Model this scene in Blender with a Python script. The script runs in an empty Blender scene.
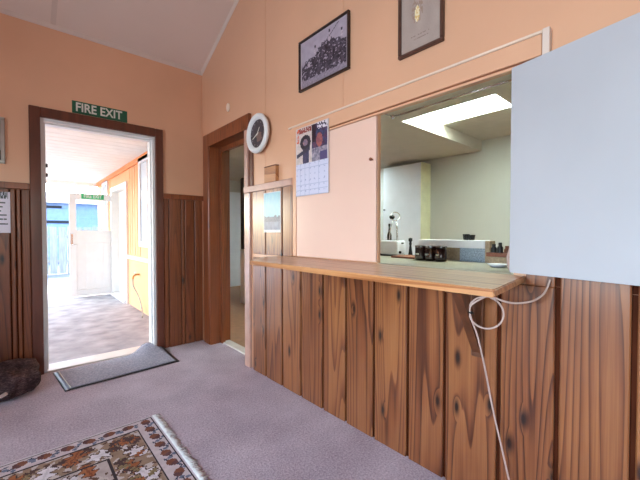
import bpy, bmesh, math, random
from mathutils import Vector, Matrix, noise
random.seed(7)
SC = bpy.context.scene
COL = SC.collection
PI = math.pi

# ------------------------------------------------------------------ helpers
def s2l(c):
    return tuple(((x/12.92) if x <= .04045 else ((x+.055)/1.055)**2.4) for x in c[:3])
def rgb(r, g, b): return s2l((r/255., g/255., b/255.))

class MB:
    """collects shapes; build() links them as ONE mesh object"""
    def __init__(s):
        s.bm = bmesh.new(); s.bid = s.bm.faces.layers.float.new('bid'); s.cur = 0.0
    def _mark(s, faces):
        for f in faces: f[s.bid] = s.cur
    def box(s, lo, hi, bev=0.0, seg=1):
        lo, hi = [min(a, b) for a, b in zip(lo, hi)], [max(a, b) for a, b in zip(lo, hi)]
        vs = [s.bm.verts.new((x, y, z)) for x in (lo[0], hi[0]) for y in (lo[1], hi[1]) for z in (lo[2], hi[2])]
        idx = [(0,1,3,2),(4,6,7,5),(0,4,5,1),(2,3,7,6),(0,2,6,4),(1,5,7,3)]
        fs = [s.bm.faces.new([vs[i] for i in q]) for q in idx]
        s._mark(fs)
        if bev > 0:
            es = list({e for f in fs for e in f.edges})
            r = bmesh.ops.bevel(s.bm, geom=es, offset=bev, segments=seg, affect='EDGES', profile=.5)
            s._mark(r['faces'])
        return s
    def prism(s, pts, vec):
        """polygon pts (3D, planar) swept by vec"""
        v = Vector(vec)
        a = [s.bm.verts.new(p) for p in pts]; b = [s.bm.verts.new(Vector(p)+v) for p in pts]
        n = len(pts); fs = [s.bm.faces.new(a[::-1]), s.bm.faces.new(b)]
        for i in range(n): fs.append(s.bm.faces.new((a[i], a[(i+1) % n], b[(i+1) % n], b[i])))
        s._mark(fs); return s
    def tube(s, pts, r, seg=10, caps=True):
        pts = [Vector(p) for p in pts]; rs = r if isinstance(r, (list, tuple)) else [r]*len(pts)
        rings = []; n0 = None
        for i, p in enumerate(pts):
            t = (pts[min(i+1, len(pts)-1)]-pts[max(i-1, 0)]).normalized()
            if n0 is None:
                n0 = t.orthogonal().normalized()
            else:
                n0 = (n0-t*n0.dot(t)).normalized()
            b = t.cross(n0)
            rings.append([s.bm.verts.new(p+(n0*math.cos(2*PI*k/seg)+b*math.sin(2*PI*k/seg))*rs[i]) for k in range(seg)])
        fs = []
        for a, b in zip(rings, rings[1:]):
            for k in range(seg): fs.append(s.bm.faces.new((a[k], a[(k+1) % seg], b[(k+1) % seg], b[k])))
        if caps:
            fs.append(s.bm.faces.new(rings[0][::-1])); fs.append(s.bm.faces.new(rings[-1]))
        for f in fs[:len(fs)-(2 if caps else 0)]: f.smooth = True
        s._mark(fs); return s
    def lathe(s, prof, origin=(0,0,0), axis='z', seg=32):
        """prof: list of (radius, height); closed at both ends"""
        o = Vector(origin)
        def P(r, h, a):
            c, d = r*math.cos(a), r*math.sin(a)
            return o+(Vector((c, d, h)) if axis == 'z' else Vector((h, c, d)) if axis == 'x' else Vector((c, h, d)))
        rings = [[s.bm.verts.new(P(r, h, 2*PI*k/seg)) for k in range(seg)] if r > 1e-6 else [s.bm.verts.new(P(0, h, 0))] for r, h in prof]
        fs = []
        for a, b in zip(rings, rings[1:]):
            for k in range(seg):
                q = [a[k % len(a)], a[(k+1) % len(a)], b[(k+1) % len(b)], b[k % len(b)]]
                u = []
                for v in q:
                    if v not in u: u.append(v)
                if len(u) > 2: fs.append(s.bm.faces.new(u))
        for rg, rev in ((rings[0], True), (rings[-1], False)):
            if len(rg) > 2: fs.append(s.bm.faces.new(rg[::-1] if rev else rg))
        s._mark(fs); return s
    def build(s, name, m, parent=None, smooth=False, origin=None):
        bmesh.ops.recalc_face_normals(s.bm, faces=s.bm.faces[:])
        off = Vector((0,0,0))
        if parent is not None:
            off = world(parent)
        elif origin is not None: off = Vector(origin)
        else:
            vs = [v.co for v in s.bm.verts]
            lo = [min(v[i] for v in vs) for i in range(3)]; hi = [max(v[i] for v in vs) for i in range(3)]
            off = Vector(((lo[0]+hi[0])/2, (lo[1]+hi[1])/2, lo[2]))
        for v in s.bm.verts: v.co -= off
        if smooth:
            for f in s.bm.faces: f.smooth = True
        me = bpy.data.meshes.new(name); s.bm.to_mesh(me); s.bm.free()
        me.materials.append(m)
        o = bpy.data.objects.new(name, me); COL.objects.link(o)
        if parent is None: o.location = off
        else: o.parent = parent
        return o

def world(o):
    v = Vector(o.location)
    while o.parent: o = o.parent; v += Vector(o.location)
    return v
def thing(name, label, cat, loc, group=None, kind=None):
    o = bpy.data.objects.new(name, None); COL.objects.link(o); o.location = loc; o.empty_display_size = .05
    return tag(o, label, cat, group, kind)
def tag(o, label, cat, group=None, kind=None):
    o['label'] = label; o['category'] = cat
    if group: o['group'] = group
    if kind: o['kind'] = kind
    return o
def struct(o, label=None, cat=None):
    o['kind'] = 'structure'
    if label: o['label'] = label
    if cat: o['category'] = cat
    return o
def bx(name, lo, hi, m, parent=None, bev=0.0): return MB().box(lo, hi, bev).build(name, m, parent)

# ------------------------------------------------------------------ materials
def nt_new(name):
    m = bpy.data.materials.new(name); m.use_nodes = True
    nt = m.node_tree; b = nt.nodes['Principled BSDF']; return m, nt, b
def N(nt, t, **kw):
    n = nt.nodes.new(t)
    for k, v in kw.items():
        if k in n.inputs: n.inputs[k].default_value = v
        else: setattr(n, k, v)
    return n
def L(nt, a, b): nt.links.new(a, b)
def math_(nt, op, a, b=None, clamp=False):
    n = nt.nodes.new('ShaderNodeMath'); n.operation = op; n.use_clamp = clamp
    for i, x in enumerate((a, b)):
        if x is None: continue
        if isinstance(x, (int, float)): n.inputs[i].default_value = x
        else: nt.links.new(x, n.inputs[i])
    return n.outputs[0]
def ramp(nt, fac, stops):
    r = nt.nodes.new('ShaderNodeValToRGB'); nt.links.new(fac, r.inputs[0])
    e = r.color_ramp.elements
    while len(e) < len(stops): e.new(.5)
    for el, (p, c) in zip(e, stops): el.position = p; el.color = (*c, 1)
    return r.outputs[0]
def mixc(nt, fac, a, b, mode='MIX'):
    n = nt.nodes.new('ShaderNodeMix'); n.data_type = 'RGBA'; n.blend_type = mode
    for i, x in ((0, fac), (6, a), (7, b)):
        if isinstance(x, (int, float)): n.inputs[i].default_value = x
        elif isinstance(x, tuple): n.inputs[i].default_value = (*x, 1)
        else: nt.links.new(x, n.inputs[i])
    return n.outputs[2]
def pos(nt):
    return nt.nodes.new('ShaderNodeNewGeometry').outputs['Position']
def vscale(nt, v, sc, add=None):
    n = nt.nodes.new('ShaderNodeVectorMath'); n.operation = 'MULTIPLY'; nt.links.new(v, n.inputs[0]); n.inputs[1].default_value = sc
    return n.outputs[0]
def noise_n(nt, vec, scale=1., detail=3., rough=.5):
    n = N(nt, 'ShaderNodeTexNoise', Scale=scale, Detail=detail, Roughness=rough); L(nt, vec, n.inputs['Vector']); return n.outputs['Fac']
def bump(nt, b, h, dist=.002, strength=.5):
    n = N(nt, 'ShaderNodeBump', Strength=strength, Distance=dist); L(nt, h, n.inputs['Height']); L(nt, n.outputs[0], b.inputs['Normal'])

def plain(name, c, rough=.5, metal=0., mottle=.04, scale=6., bumpd=0., spec=.5, coat=0., coat_r=.1, stretch=(1,1,1)):
    m, nt, b = nt_new(name)
    f = noise_n(nt, vscale(nt, pos(nt), stretch), scale, 4.)
    lo = tuple(max(0, x*(1-mottle*2)) for x in c); hi = tuple(min(1, x*(1+mottle*2)) for x in c)
    L(nt, ramp(nt, f, [(.3, lo), (.7, hi)]), b.inputs['Base Color'])
    b.inputs['Roughness'].default_value = rough; b.inputs['Metallic'].default_value = metal
    b.inputs['Specular IOR Level'].default_value = spec
    if coat: b.inputs['Coat Weight'].default_value = coat; b.inputs['Coat Roughness'].default_value = coat_r
    if bumpd: bump(nt, b, noise_n(nt, pos(nt), scale*8, 3.), bumpd, .4)
    return m

def wood(name, dark, mid, light, axis='z', rough=.35, coat=.3, knots=True, kcol=None, ring=19., contrast=1.):
    """boards: attribute bid shifts figure and tint; grain runs along axis ('z' for upright boards, 'y' for the counter)"""
    m, nt, b = nt_new(name)
    sx = nt.nodes.new('ShaderNodeSeparateXYZ'); L(nt, pos(nt), sx.inputs[0])
    at = nt.nodes.new('ShaderNodeAttribute'); at.attribute_name = 'bid'; bid = at.outputs['Fac']
    if axis == 'z': u = math_(nt, 'ADD', sx.outputs[0], sx.outputs[1]); v = sx.outputs[2]
    elif axis == 'y': u = math_(nt, 'ADD', sx.outputs[0], sx.outputs[2]); v = sx.outputs[1]
    else: u = math_(nt, 'ADD', sx.outputs[1], sx.outputs[2]); v = sx.outputs[0]
    def vec(a, bsc, c):
        cb = nt.nodes.new('ShaderNodeCombineXYZ')
        L(nt, math_(nt, 'ADD', math_(nt, 'MULTIPLY', u, a), math_(nt, 'MULTIPLY', bid, 1.37)), cb.inputs[0]); L(nt, math_(nt, 'MULTIPLY', v, bsc), cb.inputs[1])
        L(nt, math_(nt, 'MULTIPLY', bid, c), cb.inputs[2]); return cb.outputs[0]
    # knots
    vor = N(nt, 'ShaderNodeTexVoronoi', Scale=1., voronoi_dimensions='2D'); L(nt, vec(7.5, 2.6, 5.37), vor.inputs['Vector']); kd = vor.outputs['Distance']
    vor2 = N(nt, 'ShaderNodeTexVoronoi', Scale=1., voronoi_dimensions='2D'); L(nt, vec(7.5, 2.6, 5.37), vor2.inputs['Vector'])
    sel = nt.nodes.new('ShaderNodeSeparateColor'); L(nt, vor2.outputs['Color'], sel.inputs[0])
    on = math_(nt, 'GREATER_THAN', sel.outputs[0], .5)
    kn = math_(nt, 'MULTIPLY', math_(nt, 'SUBTRACT', 1., math_(nt, 'MULTIPLY', kd, 5.5), True), on)
    # growth rings: low frequency field bent round the knots
    f1 = noise_n(nt, vec(5.6, .27, 3.1), 1., 1., .4)
    fld = math_(nt, 'ADD', math_(nt, 'MULTIPLY', f1, ring), math_(nt, 'MULTIPLY', kn, .9 if knots else 0.))
    fr = math_(nt, 'FRACT', fld)
    tri = math_(nt, 'SUBTRACT', .5, math_(nt, 'MULTIPLY', math_(nt, 'POWER', fr, 3.5), math_(nt, 'SUBTRACT', 1., math_(nt, 'POWER', fr, 30.))))
    fine = noise_n(nt, vec(160., 2.2, 1.7), 1., 3., .6)
    blot = noise_n(nt, vec(3.5, 1.4, 9.), 1., 3., .55)
    g = math_(nt, 'ADD', math_(nt, 'MULTIPLY', tri, .46*contrast), math_(nt, 'ADD', math_(nt, 'MULTIPLY', fine, .40), math_(nt, 'MULTIPLY', blot, .42)))
    wn = nt.nodes.new('ShaderNodeTexWhiteNoise'); wn.noise_dimensions = '1D'; L(nt, bid, wn.inputs['W'])
    g = math_(nt, 'ADD', g, math_(nt, 'MULTIPLY', math_(nt, 'SUBTRACT', wn.outputs['Value'], .5), .16))
    col = ramp(nt, g, [(.26, dark), (.50, mid), (.84, light)])
    if knots:
        col = mixc(nt, math_(nt, 'MULTIPLY', math_(nt, 'POWER', kn, 1.8), 1.5, True), col, kcol or tuple(x*.22 for x in dark))
    L(nt, col, b.inputs['Base Color'])
    b.inputs['Roughness'].default_value = rough
    b.inputs['Coat Weight'].default_value = coat; b.inputs['Coat Roughness'].default_value = .18
    bump(nt, b, g, .0012, .5)
    return m

def painted(name, rough=.6, coat=0.):
    m, nt, b = nt_new(name)
    a = nt.nodes.new('ShaderNodeVertexColor'); a.layer_name = 'Col'
    f = noise_n(nt, pos(nt), 180., 2.)
    L(nt, mixc(nt, .10, a.outputs[0], f, 'OVERLAY'), b.inputs['Base Color'])
    b.inputs['Roughness'].default_value = rough
    if coat: b.inputs['Coat Weight'].default_value = coat; b.inputs['Coat Roughness'].default_value = .12
    return m

def sheet(name, o, eu, ev, nx, ny, fn, m, parent=None, thick=.0, zfn=None):
    """flat printed sheet: grid whose faces carry the print's own colours. o = corner, eu/ev = edge vectors, fn(u,v) -> sRGB"""
    o, eu, ev = Vector(o), Vector(eu), Vector(ev); nrm = eu.cross(ev).normalized()
    bm = bmesh.new(); lay = bm.loops.layers.float_color.new('Col')
    g = [[bm.verts.new(o+eu*(i/nx)+ev*(j/ny)+nrm*(zfn(i/nx, j/ny) if zfn else 0)) for j in range(ny+1)] for i in range(nx+1)]
    for i in range(nx):
        for j in range(ny):
            f = bm.faces.new((g[i][j], g[i+1][j], g[i+1][j+1], g[i][j+1]))
            c = s2l(fn((i+.5)/nx, (j+.5)/ny))
            for l in f.loops: l[lay] = (*c, 1)
            if zfn: f.smooth = True
    if thick:
        bnd = [e for e in bm.edges if e.is_boundary]
        r = bmesh.ops.extrude_edge_only(bm, edges=bnd)
        nv = [x for x in r['geom'] if isinstance(x, bmesh.types.BMVert)]
        for v in nv: v.co -= nrm*thick
        ec = s2l(fn(.001, .5))
        for x in r['geom']:
            if isinstance(x, bmesh.types.BMFace):
                for l in x.loops: l[lay] = (*ec, 1)
    off = world(parent) if parent else (o+eu*.5+ev*.5)
    for v in bm.verts: v.co -= off
    me = bpy.data.meshes.new(name); bm.to_mesh(me); bm.free(); me.materials.append(m)
    ob = bpy.data.objects.new(name, me); COL.objects.link(ob)
    if parent: ob.parent = parent
    else: ob.location = off
    return ob

def text(name, body, size, loc, right, up, m, parent, width=None, depth=.0008, xs=1.):
    cu = bpy.data.curves.new(name, 'FONT'); cu.body = body; cu.size = size; cu.align_x = 'CENTER'; cu.align_y = 'CENTER'; cu.extrude = depth; cu.offset = size*.022
    cu.materials.append(m)
    tmp = bpy.data.objects.new(name, cu); COL.objects.link(tmp)
    me = bpy.data.meshes.new_from_object(tmp.evaluated_get(bpy.context.evaluated_depsgraph_get())); bpy.data.objects.remove(tmp); bpy.data.curves.remove(cu); me.name = name
    o = bpy.data.objects.new(name, me); COL.objects.link(o)
    r, u = Vector(right).normalized(), Vector(up).normalized(); n = r.cross(u)
    M = Matrix((r*xs, u, n)).transposed().to_4x4()
    M.translation = Vector(loc)-world(parent)
    o.parent = parent; o.matrix_basis = M
    return o

M = {}
M['peach'] = plain('peach_gloss_paint', rgb(219, 168, 134), .42, mottle=.025, scale=1.6, bumpd=.0006, coat=.75, coat_r=.22)
M['peach_glare'] = plain('peach_paint_with_glare', rgb(230, 192, 174), .4, mottle=.02, scale=2., coat=.7, coat_r=.25)  # peach made paler: glare on the closed shutter is in the colour
M['ceil'] = plain('ceiling_paint', rgb(228, 210, 198), .7, mottle=.02, scale=1.2)
M['ceil_trim'] = plain('ceiling_trim_paint', rgb(216, 198, 186), .5, mottle=.02)
M['pine'] = wood('varnished_pine', rgb(78, 38, 18), rgb(124, 70, 38), rgb(164, 106, 62), 'z', .34, .7)
M['pine_shade'] = wood('shaded_red_pine', rgb(78, 36, 16), rgb(116, 60, 30), rgb(148, 84, 46), 'z', .4, .2, contrast=.6)  # copy of the pine with the end wall's shade put into its tones
M['groove'] = plain('dark_groove_stain', rgb(72, 32, 16), .8, mottle=.1, spec=.1)
M['cap'] = plain('brown_rail_stain', rgb(128, 72, 40), .35, mottle=.12, scale=20, coat=.4, stretch=(.3, 1, 4))
M['cap_glare'] = plain('rail_wood_with_glare', rgb(188, 148, 132), .28, mottle=.05, scale=12, coat=.7)  # timber rail and casing, glare mixed into the colour
M['casing'] = plain('dark_casing_stain', rgb(92, 44, 26), .38, mottle=.14, scale=22, coat=.3, stretch=(1, 1, .12))
M['casing_red'] = wood('red_casing_timber', rgb(78, 32, 14), rgb(130, 66, 32), rgb(158, 88, 46), 'z', .36, .35, knots=False, contrast=.5)
M['counter'] = wood('varnished_counter_top', rgb(124, 68, 34), rgb(170, 108, 64), rgb(206, 150, 100), 'y', .34, .3, knots=False, ring=10.)
M['bracket'] = plain('dark_bracket_timber', rgb(96, 54, 30), .5, mottle=.15, scale=30, stretch=(1, 1, .2))
M['white'] = plain('white_gloss_paint', rgb(226, 226, 224), .35, mottle=.02)
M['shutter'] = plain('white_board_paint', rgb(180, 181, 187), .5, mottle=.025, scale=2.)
M['ivory'] = plain('ivory_plastic', rgb(226, 204, 184), .4)
M['black'] = plain('black_plastic', rgb(22, 20, 20), .4)
M['frame_dark'] = plain('dark_frame_wood', rgb(46, 28, 24), .35, mottle=.1, scale=30)
M['frame_brown'] = plain('brown_frame_wood', rgb(84, 54, 42), .4, mottle=.1, scale=30)
M['silver'] = plain('silver_frame_metal', rgb(176, 172, 168), .3, .7)
M['chrome'] = plain('chrome', rgb(220, 220, 222), .18, 1.)
M['print'] = painted('printed_paper', .45, .25)
M['glossprint'] = painted('print_behind_glass', .5, .15)
M['rug'] = painted('woven_rug_pile', .95)
M['cord'] = plain('white_cable_sheath', rgb(186, 160, 150), .45)
M['green'] = plain('green_sign_enamel', rgb(16, 84, 58), .35)
M['green_bright'] = plain('bright_green_sign', rgb(40, 170, 110), .4)  # brighter green for the sign on the outdoor door
M['signwhite'] = plain('sign_white', rgb(214, 216, 206), .5)
M['kwall'] = plain('kitchen_wall_paint', rgb(192, 192, 188), .55, mottle=.03, scale=1.2)
M['kceil'] = plain('kitchen_ceiling_paint', rgb(196, 188, 178), .7, mottle=.02)
M['kwhite'] = plain('kitchen_white_enamel', rgb(232, 236, 246), .4, mottle=.015)
M['kbench'] = plain('pale_worktop_laminate', rgb(168, 160, 142), .3, mottle=.05, scale=30)
M['bluegrey'] = plain('blue_grey_speckled_laminate', rgb(150, 168, 190), .4, mottle=.18, scale=90)
M['beige'] = plain('beige_chipboard', rgb(170, 150, 124), .6, mottle=.1, scale=60)
M['jar'] = plain('dark_brown_jar_glaze', rgb(44, 20, 20), .25, coat=.5)
M['vinyl'] = plain('tan_vinyl_floor', rgb(164, 122, 92), .45, mottle=.06, scale=14)
M['brownwood'] = plain('reddish_board_wood', rgb(120, 66, 44), .45, mottle=.15, scale=30)
M['orange'] = plain('orange_wall_paint', rgb(244, 178, 124), .6, mottle=.03, scale=3.)
M['orange_deep'] = plain('orange_fascia_paint', rgb(236, 150, 88), .6, mottle=.03, scale=3.)
M['porch'] = plain('porch_ceiling_paint', rgb(244, 241, 230), .6, mottle=.02)
M['concrete'] = plain('pale_concrete', rgb(160, 161, 166), .85, mottle=.14, scale=5., bumpd=.002)
M['asphalt'] = plain('blue_grey_asphalt', rgb(120, 126, 138), .9, mottle=.08, scale=9)
M['fence'] = plain('weathered_fence_timber', rgb(168, 170, 160), .8, mottle=.1, scale=12, stretch=(3, 3, .3))
M['house'] = plain('blue_weatherboard_paint', rgb(136, 160, 200), .6, mottle=.05)
M['roof'] = plain('grey_roof_steel', rgb(196, 200, 206), .5)
M['darkgap'] = plain('dark_opening', rgb(40, 40, 46), .7)
M['dark_brown'] = plain('dark_brown_stain', rgb(60, 40, 30), .5)
M['steel'] = plain('aluminium_threshold', rgb(226, 218, 208), .4, .0)

def carpet():
    m, nt, b = nt_new('mauve_grey_carpet')
    p = pos(nt)
    f = noise_n(nt, p, 95., 3., .7); g = noise_n(nt, p, 3.2, 3.); h = noise_n(nt, p, 300., 2.)
    t = math_(nt, 'ADD', math_(nt, 'MULTIPLY', f, .55), math_(nt, 'ADD', math_(nt, 'MULTIPLY', g, .25), math_(nt, 'MULTIPLY', h, .25)))
    L(nt, ramp(nt, t, [(.36, rgb(139, 121, 133)), (.51, rgb(189, 171, 181)), (.66, rgb(225, 209, 217))]), b.inputs['Base Color'])
    b.inputs['Roughness'].default_value = .95; b.inputs['Specular IOR Level'].default_value = .15
    b.inputs['Sheen Weight'].default_value = .15
    bump(nt, b, math_(nt, 'ADD', f, h), .006, .8)
    return m
M['carpet'] = carpet()
def glass():
    m, nt, b = nt_new('window_glass'); nt.nodes.remove(b)
    t = N(nt, 'ShaderNodeBsdfTransparent'); t.inputs[0].default_value = (.93, .96, .95, 1)
    g = N(nt, 'ShaderNodeBsdfGlossy', Roughness=.03); lw = N(nt, 'ShaderNodeFresnel', IOR=1.3)
    x = nt.nodes.new('ShaderNodeMixShader'); L(nt, lw.outputs[0], x.inputs[0]); L(nt, t.outputs[0], x.inputs[1]); L(nt, g.outputs[0], x.inputs[2])
    L(nt, x.outputs[0], nt.nodes['Material Output'].inputs[0]); return m
M['glass'] = glass()
def frosted():
    m, nt, b = nt_new('frosted_skylight'); nt.nodes.remove(b)
    t = N(nt, 'ShaderNodeBsdfTransparent'); t.inputs[0].default_value = (.9, .96, .9, 1)
    g = N(nt, 'ShaderNodeBsdfTranslucent'); g.inputs[0].default_value = (.88, .95, .88, 1)
    x = nt.nodes.new('ShaderNodeMixShader'); x.inputs[0].default_value = .6; L(nt, t.outputs[0], x.inputs[1]); L(nt, g.outputs[0], x.inputs[2])
    L(nt, x.outputs[0], nt.nodes['Material Output'].inputs[0]); return m
M['frosted'] = frosted()
M['pane'] = plain('pane_painted_reflection', rgb(206, 218, 228), .12, mottle=.03, scale=2.)  # opaque pane, the glass reflection painted in as bluish white
def shag():
    m, nt, b = nt_new('dark_woven_fabric')
    p = pos(nt); f = noise_n(nt, vscale(nt, p, (60, 60, 150)), 1., 4., .7); h = noise_n(nt, p, 14., 3.)
    L(nt, ramp(nt, math_(nt, 'ADD', math_(nt, 'MULTIPLY', f, .7), math_(nt, 'MULTIPLY', h, .4)), [(.35, rgb(26, 16, 17)), (.55, rgb(66, 46, 46)), (.75, rgb(126, 100, 98))]), b.inputs['Base Color'])
    b.inputs['Roughness'].default_value = .8; b.inputs['Specular IOR Level'].default_value = .25
    bump(nt, b, f, .012, .9); return m
M['shag'] = shag()
def matfab():
    m, nt, b = nt_new('ribbed_grey_mat')
    p = pos(nt); f = noise_n(nt, p, 70., 4., .7)
    L(nt, ramp(nt, f, [(.3, rgb(122, 122, 134)), (.7, rgb(176, 176, 190))]), b.inputs['Base Color'])
    b.inputs['Roughness'].default_value = .9; bump(nt, b, f, .004, .8); return m
M['mat'] = matfab()

# ------------------------------------------------------------------ camera
H = 1.15
CAM = Vector((-1.4975, -3.5821, H)); YAW, PITCH = math.radians(41.56), math.radians(1.16)
fw = Vector((math.sin(YAW)*math.cos(PITCH), math.cos(YAW)*math.cos(PITCH), -math.sin(PITCH)))
rt = Vector((math.cos(YAW), -math.sin(YAW), 0)); up = rt.cross(fw)
cd = bpy.data.cameras.new('camera'); cam = bpy.data.objects.new('camera', cd); COL.objects.link(cam)
cd.sensor_width = 36; cd.lens = 342*36/640; cd.clip_start = .02; cd.clip_end = 200
mw = Matrix((rt, up, -fw)).transposed().to_4x4(); mw.translation = CAM; cam.matrix_world = mw
SC.camera = cam

# ------------------------------------------------------------------ room shell
XL, YR, RIDGE, Z0, SL = -4.2, -6.5, -3.25, 2.85, .47
def zc(y): return Z0+SL*(-y) if y > RIDGE else Z0+SL*(-RIDGE)-SL*(RIDGE-y)
T = .18
bx('floor', (XL-.1, YR-.1, -.08), (.18, .14, 0), M['carpet'])
struct(bpy.data.objects['floor'], 'mauve grey carpet floor of the room', 'floor')

def gable_piece(mb, x0, x1, ya, yb, z0=0., z1=None):
    """wall piece between y=ya > yb from z0 to the ceiling (or z1)"""
    if z1 is not None: mb.box((x0, yb, z0), (x1, ya, z1)); return
    ys = [ya]+([RIDGE] if ya > RIDGE > yb else [])+[yb]
    pts = [(x0, ya, z0)]+[(x0, y, zc(y)+.03) for y in ys]+[(x0, yb, z0)]
    mb.prism(pts, (x1-x0, 0, 0))
KYB = -4.4
DOOR_A, DOOR_B, DOOR_Z = -.20, -.935, 2.05       # inner doorway in the right wall
HA, HB, HZ0, HZ1 = -2.378, -3.07, .955, 1.80      # kitchen hatch opening
w = MB()
gable_piece(w, 0, T, .0, DOOR_A); gable_piece(w, 0, T, DOOR_A, DOOR_B, DOOR_Z); gable_piece(w, 0, .02, DOOR_B-.1, HA); gable_piece(w, 0, T, DOOR_B, DOOR_B-.1)
gable_piece(w, 0, .02, HA, HB, 0, HZ0); gable_piece(w, 0, .02, HA, HB, HZ1); gable_piece(w, 0, .02, HB, KYB); gable_piece(w, 0, T, KYB, YR)
wr = w.build('wall_right', M['peach']); struct(wr, 'peach painted gable wall with the kitchen hatch', 'wall')
# back wall with the exit door opening
EX0, EX1, EZ = -1.345, -.478, 2.085; BT = .13
w = MB()
w.box((XL, 0, 0), (EX0, BT, 3.0)); w.box((EX0, 0, EZ), (EX1, BT, 3.0)); w.box((EX1, 0, 0), (0.0, BT, 3.0))
struct(w.build('wall_back', M['peach']), 'peach painted end wall with the exit door', 'wall')
# left wall with two windows, rear wall with one (daylight of the room)
WL = [(-2.1, -3.6), (-4.7, -6.2)]; WZ0, WZ1 = .85, 2.15
w = MB(); ys = [0.0]
gable_piece(w, XL-T, XL, 0, WL[0][0]); gable_piece(w, XL-T, XL, WL[0][1], WL[1][0]); gable_piece(w, XL-T, XL, WL[1][1], YR)
for a, b in WL: gable_piece(w, XL-T, XL, a, b, 0, WZ0); gable_piece(w, XL-T, XL, a, b, WZ1)
struct(w.build('wall_left', M['peach']), 'peach painted wall with two windows', 'wall')
w = MB(); RW = (-3.4, -1.2)
w.box((XL, YR-T, 0), (RW[0], YR, 2.85)); w.box((RW[1], YR-T, 0), (T, YR, 2.85)); w.box((RW[0], YR-T, 0), (RW[1], YR, WZ0)); w.box((RW[0], YR-T, WZ1), (RW[1], YR, 2.85))
struct(w.build('wall_rear', M['peach']), 'peach painted wall behind the room', 'wall')
# ceiling: two sloping planes
w = MB()
w.prism([(XL-T, 0.15, zc(0)-.075), (XL-T, RIDGE, zc(RIDGE)), (XL-T, RIDGE, zc(RIDGE)+.1), (XL-T, .15, zc(0)+.025)], (-XL+T+T, 0, 0))
w.prism([(XL-T, YR-T, zc(YR)-.09), (XL-T, RIDGE, zc(RIDGE)), (XL-T, RIDGE, zc(RIDGE)+.1), (XL-T, YR-T, zc(YR)+.01)], (-XL+T+T, 0, 0))
struct(w.build('ceiling', M['ceil']), 'raked off white ceiling', 'ceiling')
# ceiling battens over sheet joints and the small scotia along both walls
w = MB()
for x in (-1.27, -2.47, -3.67):
    w.prism([(x, -.02, zc(-.02)-.008), (x, RIDGE, zc(RIDGE)-.008), (x, RIDGE, zc(RIDGE)), (x, -.02, zc(-.02))], (.035, 0, 0))
struct(w.build('trim_1', M['ceil_trim']))
w = MB()
w.prism([(0, .0, zc(0)-.028), (0, 0, zc(0)), (-.022, 0, zc(0)), (-.008, 0, zc(0)-.022)], (0, RIDGE, SL*-RIDGE))
w.prism([(0, 0, zc(0)-.026), (0, 0, zc(0)), (0, -.024, zc(-.024)), (0, -.008, zc(0)-.018)], (XL, 0, 0))
struct(w.build('trim_2', M['ceil_trim']))
# window frames of the unseen walls
for i, (a, b) in enumerate(WL):
    f = MB()
    f.box((XL-.12, a, WZ0), (XL-.06, a-.06, WZ1)); f.box((XL-.12, b+.06, WZ0), (XL-.06, b, WZ1)); f.box((XL-.12, (a+b)/2+.025, WZ0+.06), (XL-.06, (a+b)/2-.025, WZ1-.06))
    f.box((XL-.12, a-.06, WZ0), (XL-.06, b+.06, WZ0+.06)); f.box((XL-.12, a-.06, WZ1-.06), (XL-.06, b+.06, WZ1))
    fo = f.build('window_%d' % (i+1), M['white']); struct(fo, 'white framed window in the left wall', 'window')
    bx('window_glass', (XL-.095, a-.05, WZ0+.05), (XL-.09, b+.05, WZ1-.05), M['glass'], fo)
f = MB()
f.box((RW[0], YR-.12, WZ0), (RW[0]+.06, YR-.06, WZ1)); f.box((RW[1]-.06, YR-.12, WZ0), (RW[1], YR-.06, WZ1))
f.box((RW[0]+.06, YR-.12, WZ0), (RW[1]-.06, YR-.06, WZ0+.06)); f.box((RW[0]+.06, YR-.12, WZ1-.06), (RW[1]-.06, YR-.06, WZ1))
fo = struct(f.build('window_3', M['white']), 'white framed window in the rear wall', 'window')
bx('window_glass', (RW[0]+.05, YR-.095, WZ0+.05), (RW[1]-.05, YR-.09, WZ1-.05), M['glass'], fo)

# wall sheet joints (fine cover strips)
w = MB()
w.box((-.003, -1.23, 1.60), (0, -1.242, zc(-1.24)-.05)); w.box((-.003, -2.095, 1.92), (0, -2.107, zc(-2.1)-.05))
struct(w.build('trim_3', M['peach']))
w = MB(); w.box((-.02, -.004, 1.54), (-.011, 0, 2.74)); struct(w.build('trim_4', M['peach']))

# ------------------------------------------------------------------ timber linings
BX = -.022   # board face of the right wall
def boards(mb, edges, z0, z1, axis, face, gap=.016, depth=.02, seed=0):
    rnd = random.Random(seed)
    for i, (a, b) in enumerate(zip(edges, edges[1:])):
        hi, lo = max(a, b)-gap/2, min(a, b)+gap/2
        mb.cur = rnd.random()*40+i
        if axis == 'y': mb.box((face, lo, z0), (face+depth, hi, z1), .004)
        else: mb.box((lo, face, z0), (hi, face+depth, z1), .004)
eA = [-1.062, -1.266, -1.491, -1.713, -1.942, -2.149, -2.365, -2.586, -2.786, -3.023, -3.226, -3.435, -3.66, -3.87, -4.09, -4.3, -4.52, -4.74, -4.96, -5.18, -5.4, -5.62, -5.84, -6.06, -6.28, -6.49]
w = MB()
boards(w, eA[:11], .0, .95, 'y', BX, seed=3); boards(w, eA[10:], .0, 1.035, 'y', BX, seed=5); w.box((BX, -3.122, .951), (BX+.02, -3.217, 1.035), .002)
w2 = MB(); boards(w2, [-1.062, -1.266, -1.491, -1.622], .98, 1.495, 'y', BX, seed=4)
struct(w.build('trim_5', M['pine']), 'varnished pine boards lining the wall below the counter', 'wall lining')
struct(w2.build('trim_6', M['pine']), 'varnished pine boards between doorway and hatch', 'wall lining')
w = MB(); w.box((-.0035, -1.06, .0), (-.0005, -6.49, .95)); w.box((-.0035, -1.06, .98), (-.0005, -1.62, 1.49)); w.box((-.0035, -3.125, .951), (-.0005, -6.49, 1.034))
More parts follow.
